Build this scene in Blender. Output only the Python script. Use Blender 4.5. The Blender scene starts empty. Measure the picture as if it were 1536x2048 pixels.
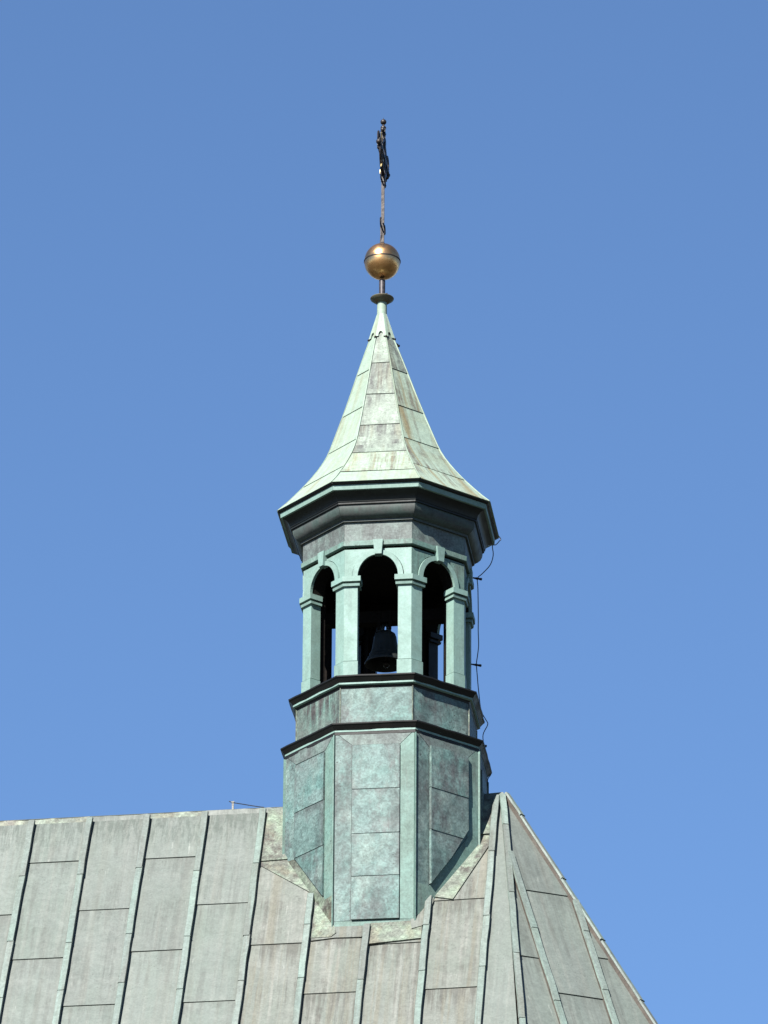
import bpy, bmesh, math, random
from mathutils import Vector, Matrix
random.seed(7)
S = bpy.context.scene
COL = S.collection
R = math.radians
ZR = 25.96                      # height of the roof ridge above the ground (m)

# ------------------------------------------------------------------ camera
cam_d = bpy.data.cameras.new('camera')
cam_d.sensor_fit = 'HORIZONTAL'
cam_d.sensor_width = 36.0
cam_d.lens = 12348.1 / 1536 * 36
cam_d.clip_start = 1.0
cam_d.clip_end = 9000
cam = bpy.data.objects.new('camera', cam_d)
COL.objects.link(cam)
ax = Matrix(((0.992888, 0.044523, 0.110415), (0.118917, -0.415338, -0.901861), (0.005706, 0.908577, -0.417679)))
cam.matrix_world = Matrix.Translation((7.28838, -59.89936, ZR - 24.3622)) @ ax.to_4x4()
S.camera = cam

# ------------------------------------------------------------------ sky, sun, exposure
SUN_EL, SUN_AZ = 41.0, -21.5     # azimuth measured from the roof's front normal (-Y) towards +X
w = bpy.data.worlds.new('World')
S.world = w
w.use_nodes = True
nt = w.node_tree
nt.nodes.clear()
sky = nt.nodes.new('ShaderNodeTexSky')
sky.sky_type = 'NISHITA'
sky.sun_disc = False
sky.sun_elevation = R(SUN_EL)
sky.sun_rotation = R(180 - SUN_AZ)
sky.altitude = 200
sky.air_density = 1.0
sky.dust_density = 0.1
sky.ozone_density = 7.4
bg = nt.nodes.new('ShaderNodeBackground')
bg.inputs['Strength'].default_value = 0.0505
wo = nt.nodes.new('ShaderNodeOutputWorld')
nt.links.new(sky.outputs[0], bg.inputs[0])
nt.links.new(bg.outputs[0], wo.inputs[0])
sd = bpy.data.lights.new('sun', 'SUN')
sd.energy = 5.0
sd.angle = R(0.53)
sd.color = (1.0, 0.965, 0.905)
sun = bpy.data.objects.new('sun', sd)
COL.objects.link(sun)
sv = Vector((math.sin(R(SUN_AZ)) * math.cos(R(SUN_EL)), -math.cos(R(SUN_AZ)) * math.cos(R(SUN_EL)), math.sin(R(SUN_EL))))
sun.rotation_euler = sv.to_track_quat('Z', 'Y').to_euler()
sun.location = (0, 0, ZR + 30)
S.view_settings.view_transform = 'Standard'
S.view_settings.look = 'None'
S.view_settings.exposure = 1.78
S.view_settings.gamma = 1.0
S.view_settings.use_curve_mapping = False

# ------------------------------------------------------------------ materials
def nodes_of(name):
    m = bpy.data.materials.new(name)
    m.use_nodes = True
    t = m.node_tree
    t.nodes.clear()
    out = t.nodes.new('ShaderNodeOutputMaterial')
    b = t.nodes.new('ShaderNodeBsdfPrincipled')
    t.links.new(b.outputs[0], out.inputs[0])
    return m, t, b

def mixc(t, fac, a, b, mode='MIX'):
    n = t.nodes.new('ShaderNodeMix')
    n.data_type = 'RGBA'
    n.blend_type = mode
    n.clamp_factor = True
    for idx, v in ((0, fac), (6, a), (7, b)):
        if isinstance(v, (int, float)):
            n.inputs[idx].default_value = v
        elif isinstance(v, tuple):
            n.inputs[idx].default_value = (*v, 1)
        else:
            t.links.new(v, n.inputs[idx])
    return n.outputs[2]

def math_n(t, op, a, b=None, clamp=False):
    n = t.nodes.new('ShaderNodeMath')
    n.operation = op
    n.use_clamp = clamp
    for i, v in enumerate((a, b)):
        if v is None:
            continue
        if isinstance(v, (int, float)):
            n.inputs[i].default_value = v
        else:
            t.links.new(v, n.inputs[i])
    return n.outputs[0]

def noise(t, vec, scale, detail=5, rough=0.6, su=1.0, sw=1.0, off=0.0, dist=0.0):
    mp = t.nodes.new('ShaderNodeMapping')
    mp.inputs['Scale'].default_value = (su, sw, 1)
    mp.inputs['Location'].default_value = (off, off * 0.37, off * 1.7)
    t.links.new(vec, mp.inputs[0])
    n = t.nodes.new('ShaderNodeTexNoise')
    n.inputs['Scale'].default_value = scale
    n.inputs['Detail'].default_value = detail
    n.inputs['Roughness'].default_value = rough
    n.inputs['Distortion'].default_value = dist
    t.links.new(mp.outputs[0], n.inputs['Vector'])
    return n.outputs[0]

def ramp(t, v, lo, hi, a=0.0, b=1.0):
    n = t.nodes.new('ShaderNodeMapRange')
    n.interpolation_type = 'SMOOTHSTEP'
    n.inputs[1].default_value = lo
    n.inputs[2].default_value = hi
    n.inputs[3].default_value = a
    n.inputs[4].default_value = b
    t.links.new(v, n.inputs[0])
    return n.outputs[0]

ALB = 0.29                       # copper patina is darker than it looks in sunlight
def patina(name, c1, c2, stain, stain_amt=0.5, s_lo=0.46, s_hi=0.60, ochre=(0.30, 0.21, 0.10), ochre_amt=0.0,
           su=11.0, sw=0.8, blotch=2.6, pits=0.0, rough=0.62, bump=0.25, wave=0.35, vary=0.10, top=None, grain=0.16, pale=None, pale_amt=0.0,
           tint=None, tint_amt=0.0, grime=0.0, mott=0.12, drips=0.0, gain=1.0):
    """weathered copper: blotches, run-off streaks along the fall line, grime along laps and seams, fine grain, pits"""
    c1, c2, stain, ochre = (tuple(x * ALB * gain for x in c) for c in (c1, c2, stain, ochre))
    top = top and tuple(x * ALB * gain for x in top)
    pale = pale and tuple(x * ALB * gain for x in pale)
    tint = tint and tuple(x * ALB * gain for x in tint)
    m, t, b = nodes_of(name)
    uv = t.nodes.new('ShaderNodeUVMap')
    oi = t.nodes.new('ShaderNodeObjectInfo')
    tc = t.nodes.new('ShaderNodeTexCoord')
    off = t.nodes.new('ShaderNodeVectorMath')
    off.operation = 'MULTIPLY_ADD'
    cx = t.nodes.new('ShaderNodeCombineXYZ')
    for i in range(3):
        t.links.new(oi.outputs['Random'], cx.inputs[i])
    t.links.new(cx.outputs[0], off.inputs[0])
    off.inputs[1].default_value = (43.0, 29.0, 61.0)
    t.links.new(uv.outputs[0], off.inputs[2])
    v = off.outputs[0]
    rnd2 = math_n(t, 'FRACT', math_n(t, 'MULTIPLY', oi.outputs['Random'], 97.3))
    nA = noise(t, v, blotch, 7, 0.64, dist=0.5)
    col = mixc(t, ramp(t, nA, 0.40, 0.60), c1, c2)
    if tint:                                   # sheets weather differently from one another, and unevenly inside a sheet
        nT2 = noise(t, v, 1.0, 5, 0.6, su * 0.22, sw * 0.8, off=71.0)
        fac = math_n(t, 'ADD', math_n(t, 'MULTIPLY', rnd2, 0.6), math_n(t, 'MULTIPLY', ramp(t, nT2, 0.40, 0.60), 0.5))
        col = mixc(t, math_n(t, 'MULTIPLY', fac, tint_amt, True), col, tint)
    if pale:
        nP = noise(t, v, 1.0, 6, 0.65, su * 0.9, sw * 0.9, off=17.0)
        col = mixc(t, ramp(t, nP, 0.50, 0.66, 0, pale_amt), col, pale)
    nS = noise(t, v, 1.0, 7, 0.68, su, sw, off=3.0, dist=0.3)
    nL = noise(t, v, 1.5, 3, 0.5, off=9.0)
    sfac = math_n(t, 'MULTIPLY', ramp(t, nS, s_lo, s_hi), ramp(t, nL, 0.42, 0.60, 0.18, 1.0))
    nH = noise(t, v, 21.0, 5, 0.72, 1.0, 0.6, off=21.0)
    sfac = math_n(t, 'MULTIPLY', sfac, ramp(t, nH, 0.36, 0.60, 0.5, 1.0))
    col = mixc(t, math_n(t, 'MULTIPLY', sfac, stain_amt, True), col, stain)
    if ochre_amt:
        nO = noise(t, v, 1.0, 6, 0.62, su * 0.7, sw * 0.55, off=31.0, dist=0.2)
        col = mixc(t, ramp(t, nO, 0.50, 0.64, 0, ochre_amt), col, ochre)
    if top:                                    # grime band that hangs below the ridge, measured from the ridge line
        sp = t.nodes.new('ShaderNodeSeparateXYZ')
        t.links.new(uv.outputs[0], sp.inputs[0])
        nT = noise(t, v, 1.0, 7, 0.72, 30.0, 3.6, off=5.0)
        lim = math_n(t, 'ADD', sp.outputs[1], ramp(t, nT, 0.30, 0.70, -0.30, 0.30))
        col = mixc(t, math_n(t, 'MULTIPLY', ramp(t, lim, -0.60, -0.04), ramp(t, nT, 0.40, 0.58, 0.12, 0.85)), col, top)
    if grime:                                  # dirt gathers along the edges of each sheet
        sg = t.nodes.new('ShaderNodeSeparateXYZ')
        t.links.new(tc.outputs['Generated'], sg.inputs[0])
        nG = noise(t, v, 1.0, 6, 0.7, su * 1.2, sw * 2.0, off=61.0)
        ex = math_n(t, 'ABSOLUTE', math_n(t, 'SUBTRACT', sg.outputs[0], 0.5))
        ex = ramp(t, math_n(t, 'ADD', ex, ramp(t, nG, 0.35, 0.65, -0.10, 0.06)), 0.40, 0.52)
        ez = ramp(t, math_n(t, 'ADD', sg.outputs[2], ramp(t, nG, 0.35, 0.65, -0.20, 0.12)), 0.80, 1.04)
        eg = math_n(t, 'MAXIMUM', ex, ez)
        col = mixc(t, math_n(t, 'MULTIPLY', eg, grime, True), col, stain)
    if drips:                                  # pale bird-lime drips
        nD = noise(t, v, 1.0, 4, 0.55, 34.0, 3.2, off=81.0)
        nE = noise(t, v, 2.1, 2, 0.5, off=83.0)
        col = mixc(t, math_n(t, 'MULTIPLY', ramp(t, nD, 0.64, 0.72), ramp(t, nE, 0.52, 0.62, 0, drips)), col, (0.26, 0.27, 0.25))
    if pits:
        vo = t.nodes.new('ShaderNodeTexVoronoi')
        vo.inputs['Scale'].default_value = 30.0
        t.links.new(v, vo.inputs['Vector'])
        nM = noise(t, v, 2.3, 4, 0.6, off=13.0)
        spk = math_n(t, 'MULTIPLY', ramp(t, vo.outputs['Distance'], 0.14, 0.26, 1, 0), ramp(t, nM, 0.50, 0.60))
        nQ = noise(t, v, 13.0, 1, 0.5, off=40.0)
        spk = math_n(t, 'MULTIPLY', spk, ramp(t, nQ, 0.44, 0.55))
        col = mixc(t, math_n(t, 'MULTIPLY', spk, pits), col, (0.012, 0.012, 0.011))
    nF = noise(t, v, 46.0, 4, 0.7, off=2.0)
    nK = noise(t, v, 15.0, 5, 0.7, off=45.0, dist=0.6)
    g = math_n(t, 'MULTIPLY', ramp(t, nF, 0.3, 0.7, 1.0 - grain, 1.0 + grain), ramp(t, nK, 0.34, 0.66, 1.0 - mott, 1.0 + mott))
    rv = math_n(t, 'ADD', math_n(t, 'MULTIPLY', oi.outputs['Random'], vary), 1.0 - vary / 2)
    g = math_n(t, 'MULTIPLY', g, rv)
    gc = t.nodes.new('ShaderNodeCombineColor')
    for i in range(3):
        t.links.new(g, gc.inputs[i])
    col = mixc(t, 1.0, col, gc.outputs[0], 'MULTIPLY')
    t.links.new(col, b.inputs['Base Color'])
    t.links.new(ramp(t, nA, 0.3, 0.7, rough - 0.08, rough + 0.1), b.inputs['Roughness'])
    b.inputs['Specular IOR Level'].default_value = 0.3
    nW = noise(t, v, 2.6, 2, 0.5, off=50.0)
    hgt = math_n(t, 'ADD', math_n(t, 'MULTIPLY', nW, wave * 0.09), math_n(t, 'MULTIPLY', nF, 0.0016))
    hgt = math_n(t, 'ADD', hgt, math_n(t, 'MULTIPLY', nK, 0.004))
    bp = t.nodes.new('ShaderNodeBump')
    bp.inputs['Strength'].default_value = bump
    bp.inputs['Distance'].default_value = 1.0
    t.links.new(hgt, bp.inputs['Height'])
    t.links.new(bp.outputs[0], b.inputs['Normal'])
    return m

def plain(name, c1, c2, scale=8, rough=0.6, metal=0.0, bump=0.1, su=1.0, sw=1.0, spec=0.4):
    if metal < 0.5:
        c1, c2 = (tuple(x * 0.55 for x in c) for c in (c1, c2))
    m, t, b = nodes_of(name)
    tc = t.nodes.new('ShaderNodeTexCoord')
    n = noise(t, tc.outputs['Object'], scale, 6, 0.65, su, sw)
    t.links.new(mixc(t, ramp(t, n, 0.35, 0.65), c1, c2), b.inputs['Base Color'])
    t.links.new(ramp(t, n, 0.3, 0.7, rough - 0.08, rough + 0.1), b.inputs['Roughness'])
    b.inputs['Metallic'].default_value = metal
    b.inputs['Specular IOR Level'].default_value = spec
    bp = t.nodes.new('ShaderNodeBump')
    bp.inputs['Strength'].default_value = bump
    bp.inputs['Distance'].default_value = 0.01
    t.links.new(n, bp.inputs['Height'])
    t.links.new(bp.outputs[0], b.inputs['Normal'])
    return m

M = {}
M['roof'] = patina('weathered_grey_copper', (0.330, 0.392, 0.348), (0.300, 0.366, 0.318), (0.185, 0.20, 0.178), 0.55, 0.46, 0.61,
                   ochre=(0.305, 0.30, 0.25), ochre_amt=0.2, su=15, sw=0.5, blotch=1.3, rough=0.6, top=(0.175, 0.215, 0.185), pale=(0.44, 0.47, 0.42), pale_amt=0.38,
                   tint=(0.325, 0.362, 0.332), tint_amt=0.7, grime=0.4, drips=0.22, vary=0.12, pits=0.4, wave=1.3, mott=0.08, grain=0.10, gain=0.88)
M['roof_stained'] = patina('brown_streaked_copper', (0.335, 0.365, 0.318), (0.29, 0.335, 0.285), (0.15, 0.145, 0.122), 0.8, 0.46, 0.60,
                   ochre=(0.30, 0.28, 0.205), ochre_amt=0.55, su=15, sw=0.42, blotch=1.6, rough=0.6, pale=(0.47, 0.48, 0.43), pale_amt=0.6,
                   tint=(0.318, 0.345, 0.308), tint_amt=0.7, grime=0.7, drips=0.22, vary=0.08, pits=0.5, wave=1.3, mott=0.1, grain=0.12, gain=0.91)
M['batten'] = patina('pale_green_copper', (0.37, 0.50, 0.445), (0.40, 0.55, 0.48), (0.24, 0.25, 0.20), 0.55, su=24, sw=0.9, tint=(0.33, 0.37, 0.335), tint_amt=0.95,
                     grime=0.15, pale=(0.46, 0.58, 0.55), pale_amt=0.4, vary=0.22, bump=0.2, gain=0.86)
M['core'] = patina('brown_oxide_copper', (0.19, 0.155, 0.125), (0.24, 0.21, 0.175), (0.10, 0.075, 0.06), 0.6, su=9, sw=1.2, gain=0.8)
M['patina'] = patina('green_copper', (0.225, 0.44, 0.40), (0.30, 0.465, 0.44), (0.185, 0.195, 0.195), 0.9, 0.45, 0.60, su=4.2, sw=1.7, blotch=3.0, ochre=(0.085, 0.105, 0.105), ochre_amt=0.5,
                     pits=0.95, rough=0.6, pale=(0.44, 0.60, 0.54), pale_amt=0.65, tint=(0.31, 0.38, 0.365), tint_amt=0.55, grime=0.5, wave=1.3, grain=0.28, mott=0.25, vary=0.16, gain=0.88)
M['patina_edge'] = patina('bright_green_copper', (0.30, 0.53, 0.455), (0.31, 0.48, 0.41), (0.21, 0.23, 0.21), 0.7, 0.48, 0.64, su=9, sw=0.9, pits=0.7,
                          pale=(0.44, 0.62, 0.55), pale_amt=0.4, vary=0.1, mott=0.14, grain=0.16, gain=0.84)
M['mint'] = patina('mint_copper', (0.425, 0.68, 0.60), (0.385, 0.60, 0.52), (0.25, 0.38, 0.335), 0.6, 0.50, 0.66, su=11, sw=0.9, vary=0.08, wave=0.4, grain=0.08, mott=0.07,
                   pale=(0.50, 0.70, 0.64), pale_amt=0.4, pits=0.15, grime=0.14, gain=0.98)
M['frieze'] = patina('mauve_stained_copper', (0.34, 0.46, 0.42), (0.315, 0.375, 0.36), (0.165, 0.172, 0.168), 0.7, 0.45, 0.60, su=6, sw=1.4, blotch=3.6, pits=0.5,
                     pale=(0.42, 0.56, 0.50), pale_amt=0.55, grime=0.3, grain=0.24, mott=0.2, gain=0.78)
M['streaky'] = patina('streaked_green_copper', (0.29, 0.49, 0.42), (0.31, 0.42, 0.37), (0.13, 0.11, 0.11), 1.0, 0.44, 0.56, su=12, sw=0.7, blotch=3,
                      pits=0.4, pale=(0.44, 0.58, 0.51), pale_amt=0.5, grain=0.22, mott=0.2, gain=0.78)
M['spire'] = patina('pale_lime_copper', (0.51, 0.68, 0.555), (0.49, 0.63, 0.49), (0.31, 0.28, 0.18), 0.6, 0.50, 0.66, ochre=(0.40, 0.32, 0.17), ochre_amt=0.3,
                    su=12, sw=0.5, blotch=2, vary=0.07, wave=0.4, grain=0.08, mott=0.07, pits=0.3, pale=(0.55, 0.68, 0.58), pale_amt=0.4, gain=1.1)
M['spire_stained'] = patina('stained_lime_copper', (0.48, 0.60, 0.49), (0.40, 0.475, 0.40), (0.145, 0.150, 0.145), 0.95, 0.45, 0.59, ochre=(0.30, 0.26, 0.16),
                            ochre_amt=0.4, su=10, sw=0.8, blotch=2.4, vary=0.16, pits=0.6, wave=0.4, grain=0.2, mott=0.16, grime=0.45, pale=(0.55, 0.66, 0.56), pale_amt=0.5, gain=1)
M['spire_streaked'] = patina('streaked_lime_copper', (0.52, 0.67, 0.54), (0.48, 0.60, 0.46), (0.22, 0.19, 0.15), 0.95, 0.47, 0.61, ochre=(0.36, 0.26, 0.11),
                            ochre_amt=0.7, su=13, sw=0.42, blotch=2.2, vary=0.1, wave=0.4, grain=0.12, mott=0.1, pits=0.4, grime=0.3, gain=1.12)
M['flash'] = patina('yellow_green_flashing', (0.46, 0.59, 0.44), (0.37, 0.42, 0.345), (0.15, 0.135, 0.115), 1.0, 0.45, 0.58, ochre=(0.37, 0.31, 0.19), ochre_amt=0.4,
                    su=4.5, sw=3.2, blotch=5, pits=0.9, vary=0.1, grain=0.3, mott=0.28, grime=0.5, wave=1.8, gain=0.80)
M['shade_copper'] = patina('shade_dark_copper', (0.035, 0.037, 0.036), (0.055, 0.045, 0.038), (0.05, 0.08, 0.07), 0.5, su=5, sw=2, rough=0.55, gain=0.3)  # near-black colour paints in the shade under ledges and eaves
M['shade_green'] = patina('shade_green_copper', (0.06, 0.085, 0.08), (0.045, 0.05, 0.048), (0.10, 0.15, 0.14), 0.5, su=4, sw=2, rough=0.55, gain=0.32)  # cornice shade put into the green; far piers use it too
M['ovolo'] = patina('dull_green_copper', (0.20, 0.30, 0.27), (0.22, 0.25, 0.24), (0.09, 0.10, 0.095), 0.75, 0.46, 0.62, su=6, sw=2.5, blotch=4, gain=0.6)  # duller, darker green for the cornice moulding
M['shade_timber'] = plain('shade_black_timber', (0.009, 0.008, 0.0075), (0.017, 0.014, 0.012), 30, 0.9, spec=0.05)  # belfry shade put into the timber colour
M['iron'] = plain('rusty_black_iron', (0.014, 0.013, 0.014), (0.036, 0.022, 0.018), 40, 0.5, 0.3)
M['shaft'] = plain('brown_iron', (0.042, 0.029, 0.026), (0.024, 0.017, 0.016), 30, 0.6, 0.2)
M['leaf'] = plain('worn_gilding', (0.62, 0.50, 0.25), (0.40, 0.31, 0.14), 30, 0.4, 0.6)
M['pipe'] = plain('dark_grey_steel', (0.04, 0.035, 0.04), (0.08, 0.07, 0.075), 25, 0.45, 0.4)
M['gold'] = plain('dull_gold', (0.70, 0.40, 0.18), (0.40, 0.215, 0.09), 9, 0.30, 1.0, 0.25)
M['dish'] = plain('brown_green_copper', (0.12, 0.12, 0.075), (0.16, 0.10, 0.06), 14, 0.6)
M['bronze'] = plain('dark_bronze', (0.013, 0.018, 0.019), (0.024, 0.026, 0.023), 14, 0.55, 0.2)
M['wire'] = plain('dark_wire', (0.03, 0.032, 0.04), (0.05, 0.05, 0.055), 20, 0.5, 0.3)
M['zinc'] = plain('old_zinc', (0.22, 0.22, 0.19), (0.12, 0.11, 0.10), 60, 0.55, 0.2)
M['ground'] = plain('town_ground', (0.035, 0.045, 0.025), (0.07, 0.065, 0.05), 0.05, 0.9, 0.0, 0.0)
M['wall'] = plain('brick_wall', (0.30, 0.17, 0.12), (0.36, 0.22, 0.16), 2.0, 0.85)

# ------------------------------------------------------------------ mesh helpers
def uv_fill(me):
    uvl = me.uv_layers.new(name='UVMap')
    up = Vector((0, 0, 1))
    for p in me.polygons:
        n = p.normal
        if abs(n.z) > 0.995:
            t, b = Vector((1, 0, 0)), Vector((0, 1, 0))
        else:
            t = up.cross(n).normalized()
            b = n.cross(t)
        for li in p.loop_indices:
            co = me.vertices[me.loops[li].vertex_index].co + ORG
            uvl.data[li].uv = (co.dot(t), co.dot(b))

church = None
ORG = Vector((0, 0, 0))          # origin of the thing being built, in ridge coordinates (ridge line = z 0)

def sag(v):
    """the old ridge is not quite level: it drops a little to the left and lifts at the hipped end"""
    v = Vector(v)
    w_ = min(max(1 + v.z / 7.6, 0.0), 1.03)
    v.z += (0.012 if v.x < 0 else 0.028) * max(v.x, -6.0) * w_
    return v

def add(name, verts, faces, mat, parent=None, smooth=False, label=None):
    if parent is not None and (parent == church or parent.parent == church):
        verts = [sag(v) for v in verts]
    me = bpy.data.meshes.new(name)
    me.from_pydata([tuple(Vector(v) - ORG) for v in verts], [], faces)
    bm = bmesh.new()
    bm.from_mesh(me)
    bmesh.ops.recalc_face_normals(bm, faces=bm.faces[:])
    bm.to_mesh(me)
    bm.free()
    me.update()
    uv_fill(me)
    me.materials.append(M[mat] if isinstance(mat, str) else mat)
    if smooth:
        for p in me.polygons:
            p.use_smooth = True
        if smooth != 'all':
            me.set_sharp_from_angle(angle=R(smooth if smooth is not True else 40))
    o = bpy.data.objects.new(name, me)
    COL.objects.link(o)
    if parent is not None:
        o.parent = parent
    else:
        o.location = ORG + Vector((0, 0, ZR))
    if label:
        o['label'] = label
    return o

def thing(name, label, cat, org):
    global ORG
    ORG = Vector(org)
    o = bpy.data.objects.new(name, None)
    o.empty_display_size = 0.3
    COL.objects.link(o)
    o.location = ORG + Vector((0, 0, ZR))
    o['label'] = label
    o['category'] = cat
    return o

def prism(front, back):
    n = len(front)
    v = list(front) + list(back)
    f = [tuple(range(n)), tuple(range(2 * n - 1, n - 1, -1))]
    for i in range(n):
        j = (i + 1) % n
        f.append((i, n + i, n + j, j))
    return v, f

def merge(parts):
    V, F = [], []
    for v, f in parts:
        b = len(V)
        V += list(v)
        F += [tuple(i + b for i in x) for x in f]
    return V, F

def tube(pts, r, n=8):
    pts = [Vector(p) for p in pts]
    V, F = [], []
    ref = None
    for i, p in enumerate(pts):
        d = (pts[min(i + 1, len(pts) - 1)] - pts[max(i - 1, 0)]).normalized()
        if ref is None:
            ref = d.orthogonal().normalized()
        a = (ref - d * ref.dot(d)).normalized()
        ref = a
        b = d.cross(a)
        rr = r[i] if isinstance(r, (list, tuple)) else r
        for k in range(n):
            th = 2 * math.pi * k / n
            V.append(p + a * (rr * math.cos(th)) + b * (rr * math.sin(th)))
    for i in range(len(pts) - 1):
        for k in range(n):
            q = (k + 1) % n
            F.append((i * n + k, i * n + q, (i + 1) * n + q, (i + 1) * n + k))
    F.append(tuple(range(n - 1, -1, -1)))
    F.append(tuple((len(pts) - 1) * n + k for k in range(n)))
    return V, F

def lathe(profile, c=(0, 0), n=48):
    V, F = [], []
    m = len(profile)
    for k in range(n):
        a = 2 * math.pi * k / n
        for r, z in profile:
            V.append(Vector((c[0] + r * math.cos(a), c[1] + r * math.sin(a), z)))
    for k in range(n):
        q = (k + 1) % n
        for i in range(m - 1):
            F.append((k * m + i, q * m + i, q * m + i + 1, k * m + i + 1))
    return V, F

def closed_lathe(profile, c=(0, 0), n=32):
    return lathe(list(profile) + [profile[0]], c, n)

def box(c, sx, sy, sz, rot=0.0):
    c = Vector(c)
    m = Matrix.Rotation(rot, 3, 'Z')
    P = []
    for z in (-1, 1):
        for x, y in ((-1, -1), (1, -1), (1, 1), (-1, 1)):
            P.append(c + m @ Vector((x * sx / 2, y * sy / 2, z * sz / 2)))
    return P, [(0, 1, 2, 3), (4, 5, 6, 7), (0, 1, 5, 4), (1, 2, 6, 5), (2, 3, 7, 6), (3, 0, 4, 7)]

def ball(c, r, n=12):
    c = Vector(c)
    V, F = [], []
    m = n // 2 + 1
    for i in range(1, m - 1):
        ph = math.pi * i / (m - 1)
        for k in range(n):
            a = 2 * math.pi * k / n
            V.append(c + Vector((r * math.sin(ph) * math.cos(a), r * math.sin(ph) * math.sin(a), r * math.cos(ph))))
    for i in range(m - 3):
        for k in range(n):
            q = (k + 1) % n
            F.append((i * n + k, i * n + q, (i + 1) * n + q, (i + 1) * n + k))
    t, b = len(V), len(V) + 1
    V += [c + Vector((0, 0, r)), c - Vector((0, 0, r))]
    for k in range(n):
        q = (k + 1) % n
        F.append((k, q, t))
        F.append(((m - 3) * n + k, (m - 3) * n + q, b))
    return V, F

def jit(a=0.003):
    return random.uniform(-a, a)

# ------------------------------------------------------------------ ground
gm = bpy.data.meshes.new('ground')
gm.from_pydata([(-4000, -4000, 0), (4000, -4000, 0), (4000, 4000, 0), (-4000, 4000, 0)], [], [(0, 1, 2, 3)])
gm.materials.append(M['ground'])
go = bpy.data.objects.new('ground', gm)
COL.objects.link(go)
go['kind'] = 'structure'

# ================================================================== church roof
church = thing('church_building', 'church with a steep grey-green copper roof of battened sheets, hipped at its right end', 'church', (0, 0, -ZR))

class Frame:
    """a roof slope: u runs level, s down the fall line, o outwards"""
    def __init__(s, az, k, org):
        a = R(az)
        c = 1 / math.hypot(1, k)
        s.O = Vector(org)
        s.h = Vector((math.cos(a), math.sin(a), 0))
        s.d = Vector((math.sin(a) * c, -math.cos(a) * c, -k * c))
        s.n = Vector((math.sin(a) * k * c, -math.cos(a) * k * c, c))
    def P(s, u, v, o=0.0):
        return s.O + s.h * u + s.d * v + s.n * o

K1, AX = 1.7435, 1.22
front = Frame(0, K1, (0, 0, 0))
facet = Frame(31, 1.832, (AX, 0, 0))
CF = 1 / math.hypot(1, K1)
S_END = 8.6

def clip(poly, a, b, c):
    """keep the side a*u + b*s <= c"""
    out = []
    for i in range(len(poly)):
        p, q = poly[i], poly[(i + 1) % len(poly)]
        dp, dq = a * p[0] + b * p[1] - c, a * q[0] + b * q[1] - c
        if dp <= 0:
            out.append(p)
        if dp * dq < 0:
            t = dp / (dp - dq)
            out.append((p[0] + (q[0] - p[0]) * t, p[1] + (q[1] - p[1]) * t))
    return out

def sheet(fr, poly, mat='roof', base=0.004, lift=0.012, name='roof_sheet', parent=None, back=-0.006):
    if len(poly) < 3:
        return
    s0, s1 = min(p[1] for p in poly), max(p[1] for p in poly)
    fp, bp = [], []
    for u, s in poly:
        o = base + lift * (s - s0) / max(s1 - s0, 1e-4) + jit(0.0015)
        fp.append(fr.P(u, s, o))
        bp.append(fr.P(u, s, back))
    v, f = prism(fp, bp)
    return add(name, v, f, mat, parent or church)

def batten(fr, p0, p1, joints, wdt=0.074, hgt=0.064, n2=None, drop=0.0, tick=0.0):
    """raised batten roll on a slope from p0 to p1 (u, s), capped in lapped lengths"""
    A, B = fr.P(*p0), fr.P(*p1)
    d = (B - A).normalized()
    n = (fr.n + n2).normalized() if n2 is not None else fr.n
    n = (n - d * n.dot(d)).normalized()
    x = d.cross(n).normalized()
    L = (B - A).length
    wc = wdt * 0.78
    v, f = [], []
    NC = 12
    for q in range(NC + 1):
        c = A + (B - A) * (q / NC)
        v += [c + x * (wc / 2) - n * drop, c - x * (wc / 2) - n * drop, c - x * (wc / 2) + n * (hgt - 0.012), c + x * (wc / 2) + n * (hgt - 0.012)]
    for i in range(NC):
        for q in range(4):
            f.append((i * 4 + q, i * 4 + (q + 1) % 4, i * 4 + 4 + (q + 1) % 4, i * 4 + 4 + q))
    f += [(0, 1, 2, 3), (NC * 4 + 3, NC * 4 + 2, NC * 4 + 1, NC * 4)]
    bo = add('batten', v, f, 'core', church)
    js = [0.0] + [j for j in joints if 0.1 < j < L - 0.1] + [L]
    for a, b in zip(js[:-1], js[1:]):
        b2 = b + 0.02
        rings = []
        seg_ = [(a, 0.0)] + [(a + (b2 - a) * q_ / 4, 0.0015 * q_ + jit(0.002)) for q_ in (1, 2, 3)] + [(b2 - 0.012, 0.006), (b2, 0.007 + tick * 0.3)]
        for t, o in seg_:
            c = A + d * t + x * jit(0.004)
            e = tick if t == b2 else 0
            rings.append([c + x * (wdt / 2 + e) + n * (hgt - 0.02 + o), c - x * (wdt / 2 + e) + n * (hgt - 0.02 + o),
                          c - x * (wdt / 2 + e - 0.006) + n * (hgt + o), c + x * (wdt / 2 + e - 0.006) + n * (hgt + o)])
        V = [p for r_ in rings for p in r_]
        ns_ = len(seg_) - 1
        F = [(0, 1, 2, 3), (ns_ * 4, ns_ * 4 + 3, ns_ * 4 + 2, ns_ * 4 + 1)]
        for i in range(ns_):
            for q in range(4):
                r2 = (q + 1) % 4
                F.append((i * 4 + q, i * 4 + r2, i * 4 + 4 + r2, i * 4 + 4 + q))
        add('batten_cap', V, F, 'batten', bo)
    return bo

HIP1 = -0.168                       # hip line on the facet, u per s
HIPF = 0.1837 * CF                  # the same hip on the front slope (u - AX per s)
H2A, H2B = 0.03, 0.262              # far hip on the facet: u = H2A + H2B * s
B0, DB = -3.768, 0.617
cols = list(range(-8, 10))
rowset = {0: [0.72, 2.29, 3.86, 5.43, 7.0], 1: [1.55, 3.11, 4.68, 6.25, 7.8]}
exact = {4: [1.55, 3.12], 5: [2.25, 3.9], 6: [2.19, 3.07], 7: [2.33, 4.1], 8: [1.68, 3.09]}
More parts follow.
